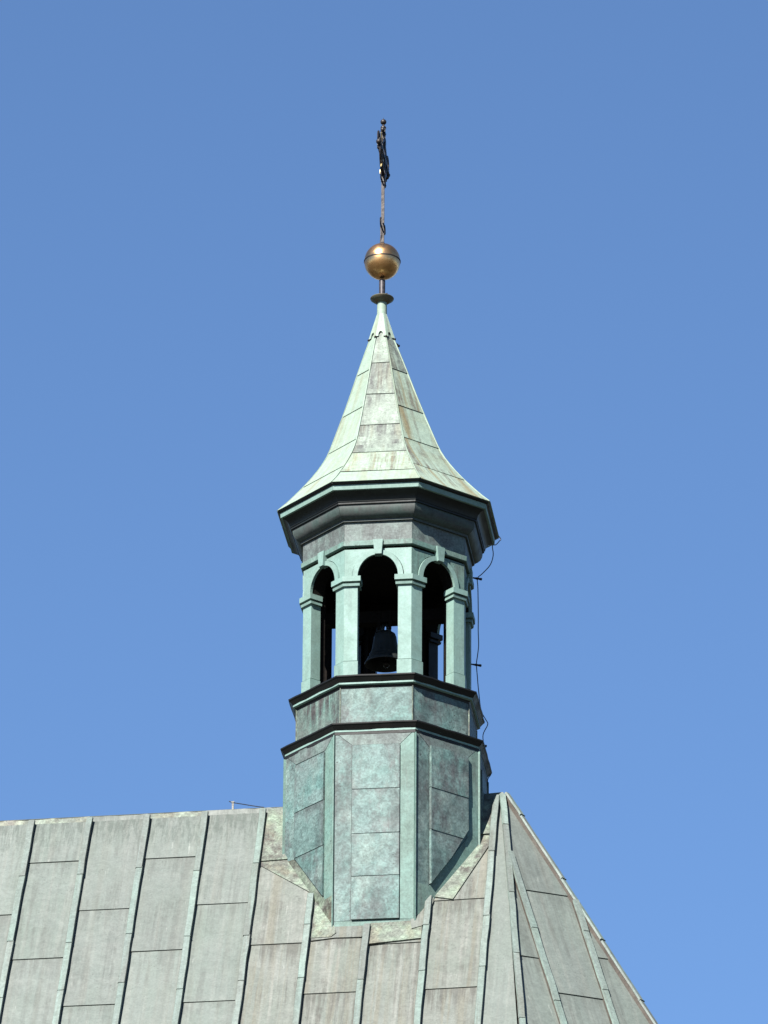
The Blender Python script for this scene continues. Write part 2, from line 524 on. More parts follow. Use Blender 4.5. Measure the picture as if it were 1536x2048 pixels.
# col c lies between batten c-1 and batten c (batten i at B0 + DB*i): visible columns 0..8
for c in range(-7, 10):
    u0, u1 = B0 + DB * (c - 1), B0 + DB * c
    if c == 9:
        u1 = AX + 3.0
    j = exact.get(c)
    par = 0 if c % 2 else 1
    js = [x + random.uniform(-0.03, 0.03) for x in rowset[par]]
    if j:
        js = j + [x for x in js if x > j[-1] + 0.7]
    if c == 9:
        js = [4.3, 5.9, 7.4]
    js = [0.0] + js + [S_END]
    for a, b in zip(js[:-1], js[1:]):
        poly = [(u0 + 0.012, a), (u1 - 0.012, a), (u1 - 0.012, b + 0.012), (u0 + 0.012, b + 0.012)]
        if c >= 8:
            poly = clip(poly, 1, -HIPF, AX - 0.002)
        stained = c in (5, 6, 7, 8) and a < 3.2
        sheet(front, poly, 'roof_stained' if stained else 'roof')
jn = [[1.01, 2.1, 2.95, 4.1, 5.2, 6.3, 7.4], [0.99, 2.12, 2.88, 4.0, 5.1, 6.2, 7.3], [0.95, 2.0, 2.85, 3.95, 5.1, 6.2, 7.4]]
for i in range(-8, 9):
    s0 = {5: 1.52, 6: 2.06, 7: 1.66}.get(i, 0.055)
    u = B0 + DB * i
    batten(front, (u, s0), (u, S_END), [x - s0 + random.uniform(-0.04, 0.04) for x in jn[i % 3]])
# hip between the front slope and the end facet
h1 = [0.50, 1.62, 2.6, 3.62, 4.7, 5.8, 7.0]
batten(facet, (0, 0.03), (HIP1 * S_END, S_END), h1, 0.07, 0.058, front.n, 0.04)
# end facet
uA, uB = -0.150, 0.455
fcols = [(-3, uA, [2.58, 4.15, 5.7, 7.2]), (uA, uB, [1.51, 3.08, 4.65, 6.2, 7.7]), (uB, uB + DB, [2.43, 4.0, 5.6, 7.2]),
         (uB + DB, uB + 2 * DB, [4.6, 6.1, 7.6]), (uB + 2 * DB, uB + 4 * DB, [6.4])]
for u0, u1, js in fcols:
    js = [0.0] + js + [S_END]
    for a, b in zip(js[:-1], js[1:]):
        poly = [(u0 + 0.012, a), (u1 - 0.012, a), (u1 - 0.012, b + 0.012), (u0 + 0.012, b + 0.012)]
        poly = clip(poly, -1, HIP1, 0.0)
        poly = clip(poly, 1, -H2B, H2A)
        sheet(facet, poly, 'roof')
batten(facet, (uA, 0.98), (uA, S_END), [1.18, 2.28, 3.35, 4.4, 5.5])
for q in range(3):
    ub = uB + DB * q
    s0 = (ub - H2A) / H2B
    batten(facet, (ub, s0), (ub, S_END), [x - s0 for x in (2.09, 2.98, 4.1, 5.2, 6.3, 7.4)])
end_n = Vector((1.832, 0, 1)).normalized()
batten(facet, (H2A, 0.0), (H2A + H2B * S_END, S_END), [0.34, 1.33, 2.26, 3.16, 4.2, 5.3, 6.4], 0.07, 0.055, end_n, 0.05, tick=0.010)
# hidden slopes: end facet, its mirror image and the rear slope
def mir(p):
    return Vector((p.x, -p.y, p.z))
h2T, h2E = facet.P(H2A, 0), facet.P(H2A + H2B * S_END, S_END)
h1T, h1E = facet.P(0, 0), facet.P(HIP1 * S_END, S_END)
lT, lE = front.P(B0 + DB * -8, 0), front.P(B0 + DB * -8, S_END)
def flat_sheet(pts, name='roof_sheet'):
    pts = [Vector(p) for p in pts]
    n = (pts[1] - pts[0]).cross(pts[2] - pts[0]).normalized()
    ctr = Vector((0, 0, -5))
    if n.dot(pts[0] - ctr) < 0:
        n = -n
    v, f = prism([p + n * 0.004 for p in pts], [p - n * 0.02 for p in pts])
    add(name, v, f, 'roof', church)
flat_sheet([h2T, h2E, mir(h2E), mir(h2T)])
flat_sheet([mir(h1T), mir(h2T), mir(h2E), mir(h1E)])
flat_sheet([mir(lT), mir(h1T), mir(h1E), mir(lE)])
# ridge roll, in lapped lengths, and the cap over the ridge end
rx = [B0 + DB * i for i in range(-8, 5)] + [-1.03]
for a, b in zip(rx[:-1], rx[1:]):
    V, F = [], []
    for i in range(7):
        x = a + 0.004 + (b - a - 0.008) * i / 6
        z0 = 0.010 + jit(0.006)
        V += [(x, -0.034, z0 - 0.062), (x, -0.020 + jit(0.004), z0), (x, 0.022, z0), (x, 0.034, z0 - 0.062)]
    for i in range(6):
        for q in range(4):
            r2 = (q + 1) % 4
            F.append((i * 4 + q, i * 4 + r2, i * 4 + 4 + r2, i * 4 + 4 + q))
    F += [(0, 1, 2, 3), (27, 26, 25, 24)]
    add('ridge_cap', V, F, random.choice(['roof', 'roof_stained', 'flash', 'batten']), church)
cap = [(0.98, -0.062, -0.075), (0.98, -0.03, 0.022), (0.98, 0.03, 0.022), (0.98, 0.062, -0.075)]
cap2 = [(AX + 0.03, -0.062, -0.085), (AX + 0.02, -0.03, 0.03), (AX + 0.02, 0.03, 0.03), (AX + 0.03, 0.062, -0.085)]
v, f = prism(cap, cap2)
add('ridge_cap', v, f, 'roof', church, label='rounded cap over the ridge end beside the turret')
# flashings round the turret's foot
def fl(pts, base=0.020, mat='flash', lift=0.008):
    sheet(front, [(x, -y / CF) for x, y in pts], mat, base, lift, 'flashing')
fl([(-1.252, -0.012), (-1.0, -0.012), (-0.98, -0.445), (-1.252, -0.452)], 0.024)
fl([(-1.252, -0.445), (-0.99, -0.42), (-0.62, -0.80), (-0.662, -0.745), (-0.70, -0.725), (-1.252, -0.484)], 0.018)
fl([(-0.632, -0.79), (-0.40, -1.02), (-0.38, -1.065), (-0.43, -1.095), (-0.632, -1.098)], 0.02)
fl([(-0.632, -0.99), (-0.112, -0.99), (-0.112, -1.104), (-0.39, -1.100), (-0.632, -1.118)], 0.014, 'roof_stained')
fl([(-0.034, -0.99), (0.506, -0.99), (0.506, -1.146), (-0.034, -1.170)], 0.026)
fl([(0.584, -0.815), (0.80, -0.845), (1.10, -0.46), (1.132, -0.42), (1.132, -0.325), (0.99, -0.325), (0.95, -0.44)], 0.022)
fl([(0.95, -0.04), (1.132, -0.04), (1.132, -0.333), (0.95, -0.333)], 0.034)
fl([(0.38, -0.99), (0.56, -0.80), (0.60, -0.815), (0.60, -0.86), (0.506, -1.05), (0.40, -1.07)], 0.03, 'roof_stained')
# church wall under the eaves
ring = [lE, h1E, h2E, mir(h2E), mir(h1E), mir(lE)]
ctr = sum(ring, Vector()) / 6
top = [Vector((p.x + (ctr.x - p.x) * 0.06, p.y * 0.93, p.z + 0.3)) for p in ring]
v, f = prism(top, [Vector((p.x, p.y, -ZR)) for p in top])
add('wall', v, f, 'wall', church)

# ================================================================== bell turret
turret = thing('bell_turret', 'octagonal green copper bell turret with arched openings and a pointed spire, astride the roof ridge', 'bell turret', (0, 0, -1.8))
C8 = math.cos(R(22.5))
def corner(k, rad, z, dx=0.0):
    a = R(-67.5 + 45 * k)
    return Vector((rad * math.sin(a) + dx, -rad * math.cos(a), z))
def fdirs(k):
    a = R(-45 + 45 * k)
    return Vector((math.cos(a), math.sin(a), 0)), Vector((math.sin(a), -math.cos(a), 0))     # along the face, outwards
def FP(k, rad, u, z, o=0.0):
    t, n = fdirs(k)
    return n * (rad * C8 + o) + t * u + Vector((0, 0, z))
def oct_seg(name, prof, k, mat, parent=turret, gap=0.0012, smooth=False, wavy=0.0):
    t, n = fdirs(k)
    A = [corner(k, r, z) + t * gap for r, z in prof]
    B = [corner(k + 1, r, z) - t * gap for r, z in prof]
    if not wavy:
        v, f = prism(A, B)
        return add(name, v, f, mat, parent, smooth)
    N, m = 7, len(prof)                        # hand-dressed sheet: the long edges are never quite straight
    V, F = [], []
    for i in range(N + 1):
        dz, dn = (jit(wavy), jit(wavy)) if 0 < i < N else (0, 0)
        for a, b in zip(A, B):
            V.append(a + (b - a) * (i / N) + n * dn + Vector((0, 0, dz)))
    for i in range(N):
        for q in range(m):
            r2 = (q + 1) % m
            F.append((i * m + q, i * m + r2, (i + 1) * m + r2, (i + 1) * m + q))
    F += [tuple(range(m)), tuple(N * m + q for q in range(m - 1, -1, -1))]
    return add(name, V, F, mat, parent, smooth)
def face_plate(name, k, rad, pts, o0, o1, mat, parent=turret, j=0.0):
    v, f = prism([FP(k, rad, u, z, o1 + jit(j)) for u, z in pts], [FP(k, rad, u, z, o0) for u, z in pts])
    return add(name, v, f, mat, parent)

# --- base storey
RB = 1.1
hb = RB * math.sin(R(22.5))
fw, fz = 0.236, 0.245                      # panel half width, panel top
for k in range(8):
    wm = {0: 'patina', 1: 'patina', 2: 'patina'}.get(k, 'patina')
    oct_seg('wall_plate', [(RB, 0.42), (RB, -2.0), (RB - 0.06, -2.0), (RB - 0.06, 0.42)], k, wm)
    ul, ur, zb = -0.234, 0.262, -1.69
    e = 0.412
    # mitred border strips
    face_plate('border_strip', k, RB, [(-e, 0.40), (e, 0.40), (ur + 0.004, fz + 0.008), (ul - 0.004, fz + 0.008)], -0.01, 0.006, 'frieze')
    slope_l = [(-e, 0.392), (ul - 0.006, fz + 0.004), (ul - 0.006, -1.695), (-e, -1.70)]
    slope_r = [(e, 0.392), (e, -1.70), (ur + 0.006, -1.695), (ur + 0.006, fz + 0.004)]
    face_plate('border_strip', k, RB, slope_l, -0.01, 0.005, 'patina')
    face_plate('border_strip', k, RB, slope_r, -0.01, 0.005, 'patina_edge')
    # raised panel of lapped sheets, cut to the roof pitch on the slanting sides
    if k == 1:
        rows, cut = [fz, -0.237, -0.733, -1.204, -1.682], None
    elif k in (0, 6):
        rows, cut = [0.232, -0.292, -0.80, -1.45], (lambda u: -0.803 - 1.144 * (u + 0.232)) if k == 0 else None
    elif k == 2:
        rows, cut = [0.268, -0.194, -0.663, -1.32], (lambda u: -1.28 + 1.30 * (u + 0.239))
    else:
        rows, cut = [fz, -0.3, -0.8], None
    for a, b in zip(rows[:-1], rows[1:]):
        poly = [(ul, a), (ur, a), (ur, b - 0.01), (ul, b - 0.01)]
        if cut:
            m = (cut(1) - cut(0))
            poly = clip(poly, m, -1.0, -cut(0))
            if k == 2:
                poly = clip(poly, 1.0, -0.62, ur + 0.62 * 0.56)
        if len(poly) < 3:
            continue
        fp = [FP(k, RB, u, z, (0.036 if k == 2 else 0.022) + 0.006 * (a - z) / max(a - b, 0.01) + jit(0.001)) for u, z in poly]
        bp = [FP(k, RB, u, z, -0.01) for u, z in poly]
        v, f = prism(fp, bp)
        add('panel_sheet', v, f, 'patina', turret)
# standing seams on the corners
for k in range(8):
    zt, zbm = 0.368, -2.0
    a = R(-67.5 + 45 * k)
    n = Vector((math.sin(a), -math.cos(a), 0))
    t = Vector((math.cos(a), math.sin(a), 0))
    def sq(z):
        c0 = Vector((0, 0, z))
        return [c0 + n * (RB - 0.02) + t * 0.007, c0 + n * (RB + 0.024) + t * 0.006, c0 + n * (RB + 0.024) - t * 0.006, c0 + n * (RB - 0.02) - t * 0.007]
    v, f = prism(sq(zt), sq(zbm))
    add('corner_seam', v, f, 'patina_edge', turret)
# skirts where the walls meet the roof
face_plate('skirt', 1, RB, [(-0.408, -1.703), (0.408, -1.703), (0.408, -2.0), (-0.408, -2.0)], -0.01, 0.007, 'patina_edge')
face_plate('skirt', 0, RB, [(-0.408, -0.795), (-0.236, -0.812), (0.29, -1.418), (0.408, -1.405), (0.408, -2.0), (-0.408, -1.2)], -0.01, 0.008, 'flash')
face_plate('skirt', 2, RB, [(0.408, -0.60), (0.30, -0.60), (-0.236, -1.298), (-0.408, -1.29), (-0.408, -2.0), (0.408, -1.2)], -0.01, 0.008, 'patina_edge')

# --- ledges and drum
def ledge(dr, dz, inner):
    p_main = [(1.082 + dr, 1.058 + dz), (1.080 + dr, 1.044 + dz), (1.066 + dr, 1.032 + dz), (1.042 + dr, 1.004 + dz), (1.034 + dr, 0.994 + dz), (0.95 + dr, 0.994 + dz), (inner, 1.076 + dz)]
    p_fil = [(1.031 + dr, 0.996 + dz), (1.031 + dr, 0.974 + dz), (1.010 + dr, 0.966 + dz), (0.95 + dr, 0.966 + dz), (0.95 + dr, 0.996 + dz)]
    p_low = [(1.006 + dr, 0.968 + dz), (0.994 + dr, 0.950 + dz), (0.990 + dr, 0.936 + dz), (0.95 + dr, 0.936 + dz), (0.95 + dr, 0.968 + dz)]
    for k in range(8):
        oct_seg('ledge_drip', p_main, k, 'shade_copper', wavy=0.0035)
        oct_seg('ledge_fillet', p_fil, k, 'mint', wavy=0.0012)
        if dr > 0:                             # dark band on the base wall paints in shadow below the fillet
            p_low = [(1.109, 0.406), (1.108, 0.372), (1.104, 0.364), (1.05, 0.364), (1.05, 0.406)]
        oct_seg('ledge_shade_band', p_low, k, 'shade_copper', wavy=0.002)
ledge(0.0, 0.0, 0.80)
ledge(0.080, -0.571, 0.93)
for k in range(8):
    oct_seg('drum_plate', [(0.989, 0.95), (0.989, 0.46), (0.93, 0.46), (0.93, 0.95)], k, {0: 'streaky', 1: 'patina', 2: 'patina'}.get(k, 'patina'))
    a = R(-67.5 + 45 * k)
    n = Vector((math.sin(a), -math.cos(a), 0))
    t = Vector((math.cos(a), math.sin(a), 0))
    q = [n * 0.97 + t * 0.006, n * 0.998 + t * 0.005, n * 0.998 - t * 0.005, n * 0.97 - t * 0.006]
    v, f = prism([p + Vector((0, 0, 0.945)) for p in q], [p + Vector((0, 0, 0.48)) for p in q])
    add('corner_seam', v, f, 'flash', turret)

# --- open belfry: floor, corner piers, arches
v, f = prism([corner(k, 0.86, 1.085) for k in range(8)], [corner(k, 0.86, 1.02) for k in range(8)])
add('belfry_floor', v, f, 'shade_timber', turret)
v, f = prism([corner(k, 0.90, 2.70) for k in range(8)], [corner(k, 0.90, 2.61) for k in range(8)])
add('belfry_ceiling', v, f, 'shade_timber', turret)
RW, WP, DP = 0.932, 0.142, 0.125
def pier_plan(k, e, d0, d1, ex=0.0):
    """plan of a bent corner pier: e = outward offset, ex = extra width at its sides"""
    tR, nR = fdirs(k)            # face to the right of corner k
    tL, nL = fdirs(k - 1)
    c = corner(k, RW + e / C8, 0)
    ci = corner(k, RW - d1 / C8, 0)
    wR = WP + ex
    aR = corner(k, RW, 0) + tR * wR
    aL = corner(k, RW, 0) - tL * wR
    return [c, aR + nR * e, aR - nR * d1, ci, aL - nL * d1, aL + nL * e]
def pier_block(name, k, e, z0, z1, mat, parent, ex=0.0, d1=DP, e0=None):
    A = pier_plan(k, e, 0, d1, ex)
    B = pier_plan(k, e if e0 is None else e0, 0, d1, ex)
    up, dn = Vector((0, 0, z1)), Vector((0, 0, z0))
    v, f = prism([p + up for p in A], [p + dn for p in B])
    return add(name, v, f, mat, parent)
for k in range(8):
    pm = 'shade_green' if k in (5, 6) else 'mint'  # far piers have their shade painted in as a darker copper
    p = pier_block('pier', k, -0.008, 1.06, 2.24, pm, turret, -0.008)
    pier_block('cladding', k, 0.0, 1.279, 2.24, pm, p, 0.0)
    pier_block('plinth', k, 0.010, 1.05, 1.27, pm, p, 0.008, DP)
    pier_block('capital', k, 0.028, 2.130, 2.156, pm, p, 0.024, DP, e0=0.022)
    pier_block('abacus', k, 0.040, 2.178, 2.236, pm, p, 0.034, DP)
    # dark timber post added behind the pier, its black standing for belfry shade
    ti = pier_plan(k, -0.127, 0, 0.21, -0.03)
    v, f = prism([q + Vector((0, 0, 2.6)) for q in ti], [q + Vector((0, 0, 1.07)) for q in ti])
    add('shade_post', v, f, 'shade_timber', turret)

UA, ZS, RYI = 0.2155, 2.238, 0.250
def arch_pts(ua, ry, n=22):
    return [(ua * math.cos(math.pi * i / n), ZS + ry * math.sin(math.pi * i / n)) for i in range(n + 1)]
def arch_plate(name, k, rad, o0, o1, zt, mat, ua=UA, ry=RYI, half=None):
    half = half or rad * math.sin(R(22.5)) - 0.0008
    inn = arch_pts(ua, ry)
    n = len(inn)
    out = []
    for u, z in inn:                       # matching points on the plate's outline
        du, dz = u, max(z - ZS, 0.0)
        s = min(half / abs(du) if abs(du) > 1e-6 else 1e9, (zt - ZS) / dz if dz > 1e-6 else 1e9)
        out.append((du * s, ZS + dz * s))
    def cor(sign):                          # insert the two top corners exactly
        best = min(range(n), key=lambda i: (out[i][0] - sign * half) ** 2 + (out[i][1] - zt) ** 2)
        out[best] = (sign * half, zt)
    cor(1); cor(-1)
    V, F = [], []
    for o in (o1, o0):
        V += [FP(k, rad, u, z, o) for u, z in inn] + [FP(k, rad, u, z, o) for u, z in out]
    m = 2 * n
    for i in range(n - 1):
        F.append((i, i + 1, n + i + 1, n + i))
        F.append((m + i, m + n + i, m + n + i + 1, m + i + 1))
        F.append((i, m + i, m + i + 1, i + 1))
        F.append((n + i, n + i + 1, m + n + i + 1, m + n + i))
    F.append((0, n, m + n, m))
    F.append((n - 1, m + n - 1, m + 2 * n - 1, 2 * n - 1))
    return add(name, V, F, mat, turret)
for k in range(8):
    arch_plate('arch_wall', k, RW, -0.05, 0.0, 2.558, 'mint' if k in (7, 0, 1) else 'patina_edge', UA + 0.062, RYI + 0.056)
    arch_plate('shade_lining', k, RW, -0.17, -0.014, 2.60, 'shade_timber', UA + 0.003, RYI + 0.003, half=0.285)  # added black lining, paints the inside of the arch as shade
    # moulded archivolt
    I, O = arch_pts(UA - 0.001, RYI - 0.001, 26), arch_pts(UA + 0.055, RYI + 0.049, 26)
    I = [(u, max(z, ZS)) for u, z in I]
    V, F = [], []
    n = len(I)
    for o in (0.020, -0.012):
        V += [FP(k, RW, u, z, o) for u, z in I] + [FP(k, RW, u, z, o) for u, z in O]
    m = 2 * n
    for i in range(n - 1):
        F += [(i, i + 1, n + i + 1, n + i), (m + i, m + n + i, m + n + i + 1, m + i + 1), (i, m + i, m + i + 1, i + 1), (n + i, n + i + 1, m + n + i + 1, m + n + i)]
    F += [(0, n, m + n, m), (n - 1, m + n - 1, m + 2 * n - 1, 2 * n - 1)]
    add('archivolt', V, F, 'mint', turret)
    face_plate('keystone', k, RW, [(-0.050, 2.646), (0.056, 2.646), (0.042, 2.480), (-0.030, 2.480)], -0.03, 0.050, 'mint')
    oct_seg('string_course', [(0.944, 2.654), (0.963, 2.645), (0.962, 2.592), (0.955, 2.586), (0.905, 2.586), (0.905, 2.654)], k, 'patina_edge')
    oct_seg('frieze_plate', [(0.942, 2.88), (0.942, 2.63), (0.88, 2.63), (0.88, 2.88)], k, 'frieze')

# --- cornice
for k in range(8):
    oct_seg('cornice_soffit', [(1.226, 3.226), (1.223, 3.215), (1.200, 3.203), (1.15, 3.203), (1.15, 3.226)], k, 'shade_copper', wavy=0.002)
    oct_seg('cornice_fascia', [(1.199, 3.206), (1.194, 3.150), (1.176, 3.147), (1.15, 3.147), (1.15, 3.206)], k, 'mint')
    oct_seg('cornice_cove', [(1.172, 3.16), (1.170, 3.146), (1.125, 3.125), (1.098, 3.090), (1.087, 3.052), (1.079, 3.050), (1.078, 3.030), (0.95, 3.03), (0.95, 3.16)], k, 'shade_green', smooth=35)
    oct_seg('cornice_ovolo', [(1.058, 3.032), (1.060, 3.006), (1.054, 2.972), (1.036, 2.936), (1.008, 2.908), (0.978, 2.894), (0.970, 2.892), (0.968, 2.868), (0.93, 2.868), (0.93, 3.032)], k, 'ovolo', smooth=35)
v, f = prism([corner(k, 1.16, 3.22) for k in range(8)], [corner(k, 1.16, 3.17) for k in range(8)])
add('spire_base', v, f, 'shade_copper', turret)

# --- spire: lapped sheets on eight concave faces; it leans a little
PR = [(3.232, 1.226), (3.32, 1.135), (3.434, 1.030), (3.60, 0.888), (3.776, 0.757), (3.942, 0.658), (4.19, 0.560), (4.622, 0.405), (5.067, 0.256), (5.43, 0.130), (5.60, 0.075)]
def sp_r(z):
    for (z0, r0), (z1, r1) in zip(PR[:-1], PR[1:]):
        if z <= z1:
            i = PR.index((z0, r0))
            zm, rm = PR[max(i - 1, 0)]
            zn, rn = PR[min(i + 2, len(PR) - 1)]
            m0 = (r1 - rm) / (z1 - zm)
            m1 = (rn - r0) / (zn - z0)
            h = z1 - z0
            t = (z - z0) / h
            return (2 * t**3 - 3 * t**2 + 1) * r0 + (t**3 - 2 * t**2 + t) * h * m0 + (3 * t**2 - 2 * t**3) * r1 + (t**3 - t**2) * h * m1
    return PR[-1][1]
def lean(z):
    return max(0.006 - 0.0372 * (z - 3.25), -0.081) if z > 3.25 else 0.006
rowsF = [5.56, 5.067, 4.622, 4.19, 3.776, 3.434, 3.228]
rowsS = [5.56, 4.98, 4.46, 4.00, 3.56, 3.228]
for k in range(8):
    rows = rowsF if k % 2 else rowsS
    t, n = fdirs(k)
    for zi, (a, b) in enumerate(zip(rows[:-1], rows[1:])):
        last = b < 3.3
        zs = [a + (b - (0 if last else 0.015) - a) * i / 7 for i in range(8)]
        fr_, bk = [], []
        dj = jit(0.006)
        for side in (0, 1):
            for z in (zs if side == 0 else zs[::-1]):
                o = 0.003 + 0.009 * (a - z) / (a - b)
                g = t * (0.004 if side == 0 else -0.004)
                zz = z + (dj if (z == zs[-1] and side == 0 and not last) else 0)
                fr_.append(corner(k + side, sp_r(z), zz, lean(z)) + n * o + g)
                bk.append(corner(k + side, sp_r(z), zz, lean(z)) - n * 0.012 + g)
        N = len(zs)
        V = fr_ + bk
        F = []
        for i in range(N - 1):
            F.append((i, i + 1, 2 * N - 2 - i, 2 * N - 1 - i))
            F.append((2 * N + i, 4 * N - 1 - i, 4 * N - 2 - i, 2 * N + i + 1))
        for i in range(2 * N):
            j = (i + 1) % (2 * N)
            F.append((i, 2 * N + i, 2 * N + j, j))
        mat = 'spire_stained' if (k == 1 and zi < 4) or (k == 2 and zi < 1) else 'spire_streaked' if k == 2 or (k == 1 and zi == 4) else 'spire'
        add('spire_sheet', V, F, mat, turret, smooth=30)
    # standing seam on the hip
    a = R(-67.5 + 45 * k)
    nn = Vector((math.sin(a), -math.cos(a), 0))
    tt = Vector((math.cos(a), math.sin(a), 0))
    V, F = [], []
    zs = [3.236 + (5.56 - 3.236) * (i / 26) for i in range(27)]
    for z in zs:
        c = corner(k, sp_r(z), z, lean(z))
        wv = 0.006
        V += [c - nn * 0.014 + tt * wv, c + nn * 0.017 + tt * wv, c + nn * 0.017 - tt * wv, c - nn * 0.014 - tt * wv]
    for i in range(len(zs) - 1):
        for q in range(4):
            r2 = (q + 1) % 4
            F.append((i * 4 + q, i * 4 + r2, i * 4 + 4 + r2, i * 4 + 4 + q))
    F += [(0, 1, 2, 3), tuple((len(zs) - 1) * 4 + q for q in (3, 2, 1, 0))]
    add('hip_seam', V, F, 'spire', turret)
# scalloped collar, neck and drip dish
LX = -0.081
for k in range(8):
    t, n = fdirs(k)
    zt, zb = 5.745, 5.425
    rt, rb = 0.054, 0.152
    def q(u, z):
        r = rt + (rb - rt) * (zt - z) / (zt - zb)
        hw = r * math.sin(R(22.5))
        x = lean(z) * (zt - z) / (zt - zb) + LX * (1 - (zt - z) / (zt - zb))
        return Vector((x, 0, z)) + n * (r * C8) + t * (u * hw)
    pts = [(-1, zt), (1, zt), (1, zb)]
    for i in range(9):
        aa = math.pi * i / 8
        pts.append((0.46 * math.cos(aa), zb + 0.022 + 0.046 * math.sin(aa)))
    pts.insert(3, (0.46, zb))
    pts += [(-0.46, zb), (-1, zb)]
    fp = [q(u, z) + n * 0.004 for u, z in pts]
    bp = [q(u, z) - n * 0.006 for u, z in pts]
    v, f = prism(fp, bp)
    add('spire_collar', v, f, 'spire', turret)
    face_c = corner(k, sp_r(5.415), 5.415, lean(5.415))
    v, f = ball(face_c + (face_c - Vector((lean(5.4), 0, 5.415))).normalized() * 0.020, 0.0145, 8)
    add('collar_clip', v, f, 'iron', turret)
v, f = closed_lathe([(0.030, 5.73), (0.056, 5.73), (0.055, 5.745), (0.053, 5.90), (0.030, 5.90)], (LX, 0), 24)
add('spire_neck', v, f, 'spire', turret, smooth=40)
v, f = closed_lathe([(0.045, 5.888), (0.066, 5.892), (0.126, 5.936), (0.130, 5.945), (0.127, 5.950), (0.060, 5.912), (0.025, 5.905)], (LX, 0), 32)
add('drip_dish', v, f, 'dish', turret, smooth=40)

# ================================================================== gilded ball
gb = thing('gilded_ball', 'dull gold ball with a dark seam, on a short pipe above the spire', 'ball', (LX, 0, 5.90))
v, f = closed_lathe([(0.012, 5.91), (0.026, 5.91), (0.026, 5.985), (0.034, 5.990), (0.034, 6.17), (0.012, 6.17)], (LX, 0), 20)
pp = add('pipe', v, f, 'pipe', gb, smooth=40)
v, f = tube([(LX + 0.02, -0.012, 5.995), (LX + 0.062, -0.03, 5.995)], 0.005, 6)
add('pin', v, f, 'iron', pp)
RBALL, ZB = 0.197, 6.400
def hemi(sign):
    n = 14
    pr = [(RBALL * math.cos(math.pi / 2 * i / n), ZB + sign * (0.005 + 0.203 * math.sin(math.pi / 2 * i / n))) for i in range(n)]
    pr.append((0.002, ZB + sign * 0.208))
    pr += [(0.002, ZB + sign * 0.005)]
    return closed_lathe(pr, (LX, 0), 64)
v, f = hemi(1)
add('upper_half', v, f, 'gold', gb, smooth=50)
v, f = hemi(-1)
add('lower_half', v, f, 'gold', gb, smooth=50)
v, f = closed_lathe([(0.18, ZB - 0.006), (0.202, ZB - 0.006), (0.202, ZB + 0.006), (0.18, ZB + 0.006)], (LX, 0), 64)
add('seam_band', v, f, 'iron', gb, smooth=40)
v, f = closed_lathe([(0.004, 6.603), (0.036, 6.603), (0.038, 6.615), (0.026, 6.628), (0.004, 6.632)], (LX, 0), 20)
add('top_collar', v, f, 'iron', gb, smooth=40)

# ================================================================== cross (its plane runs across the ridge, nearly edge-on)
cr = thing('iron_cross', 'dark wrought-iron cross with knobbed arms and a ring, on top of the gold ball', 'cross', (LX, 0, 6.63))
CX = LX + 0.002
ZC = 7.68
v, f = box((CX, 0, (6.62 + 7.40) / 2), 0.034, 0.024, 0.78)
add('shaft', v, f, 'shaft', cr)
v, f = merge([box((CX, 0, 7.73), 0.046, 0.036, 0.68), box((CX, 0, ZC), 0.050, 0.72, 0.042)])
add('arms', v, f, 'iron', cr)
def arc(r, a0, a1, cy, cz, th=0.011, n=14, dx=0.0):
    return tube([(CX + dx, cy + r * math.cos(R(a0 + (a1 - a0) * i / n)), cz + r * math.sin(R(a0 + (a1 - a0) * i / n))) for i in range(n + 1)], th, 6)
v, f = closed_lathe([(0.186, -0.019), (0.216, -0.019), (0.216, 0.019), (0.186, 0.019)], (0, 0), 40)
v = [Vector((CX + p.z, p.x, ZC + p.y)) for p in v]
add('ring', v, f, 'iron', cr)
for sy in (-1, 1):
    for sz in (-1, 1):
        d = Vector((0, sy, sz)).normalized()
        c = Vector((CX, 0, ZC))
        a, b = c + d * 0.05, c + d * 0.30
        xx = Vector((1, 0, 0))
        pv = d.cross(xx).normalized()
        v, f = prism([a + xx * 0.011 + pv * 0.012, a - xx * 0.011 + pv * 0.012, a - xx * 0.011 - pv * 0.012, a + xx * 0.011 - pv * 0.012],
                     [b + xx * 0.006 + pv * 0.004, b - xx * 0.006 + pv * 0.004, b - xx * 0.006 - pv * 0.004, b + xx * 0.006 - pv * 0.004])
        add('ray', v, f, 'leaf', cr)
        # scrolls that stiffen the arms
        v, f = arc(0.085, 0, 300, sy * 0.30, ZC + sz * 0.088, 0.010, 14, sz * sy * 0.012)
        add('scroll', v, f, 'iron', cr)
for y, z in ((-0.40, ZC), (0.40, ZC), (0, 8.06)):
    ends = [ball((CX, y, z), 0.032, 10)]
    if z > 8:
        ends += [ball((CX, -0.055, z - 0.05), 0.026, 10), ball((CX, 0.055, z - 0.05), 0.026, 10)]
    else:
        s = 1 if y > 0 else -1
        ends += [ball((CX, y - s * 0.045, z + 0.05), 0.026, 10), ball((CX, y - s * 0.045, z - 0.05), 0.026, 10)]
    v, f = merge(ends)
    add('trefoil_end', v, f, 'iron', cr, smooth='all')
v, f = merge([ball((CX, 0, 8.135), 0.034, 14), tube([(CX, 0, 8.15), (CX, 0, 8.19)], [0.006, 0.002], 6), tube([(CX, 0, 8.04), (CX, 0, 8.12)], 0.012, 8)])
add('finial_ball', v, f, 'iron', cr, smooth='all')
for sgn in (-1, 1):
    for z, s in ((7.93, 0.045), (7.42, 0.05), (6.84, 0.05)):
        v, f = arc(s, 90 if sgn < 0 else -90, (90 if sgn < 0 else -90) + 250, sgn * s * 1.1, z + sgn * -0.02, 0.009, 12, 0.012 * sgn)
        add('scroll', v, f, 'iron', cr)
v, f = tube([(CX - 0.022, 0.0, 6.63), (CX - 0.014, -0.012, 6.72), (CX - 0.018, 0, 6.80), (CX - 0.02, 0.0, 6.88)], 0.011, 6)
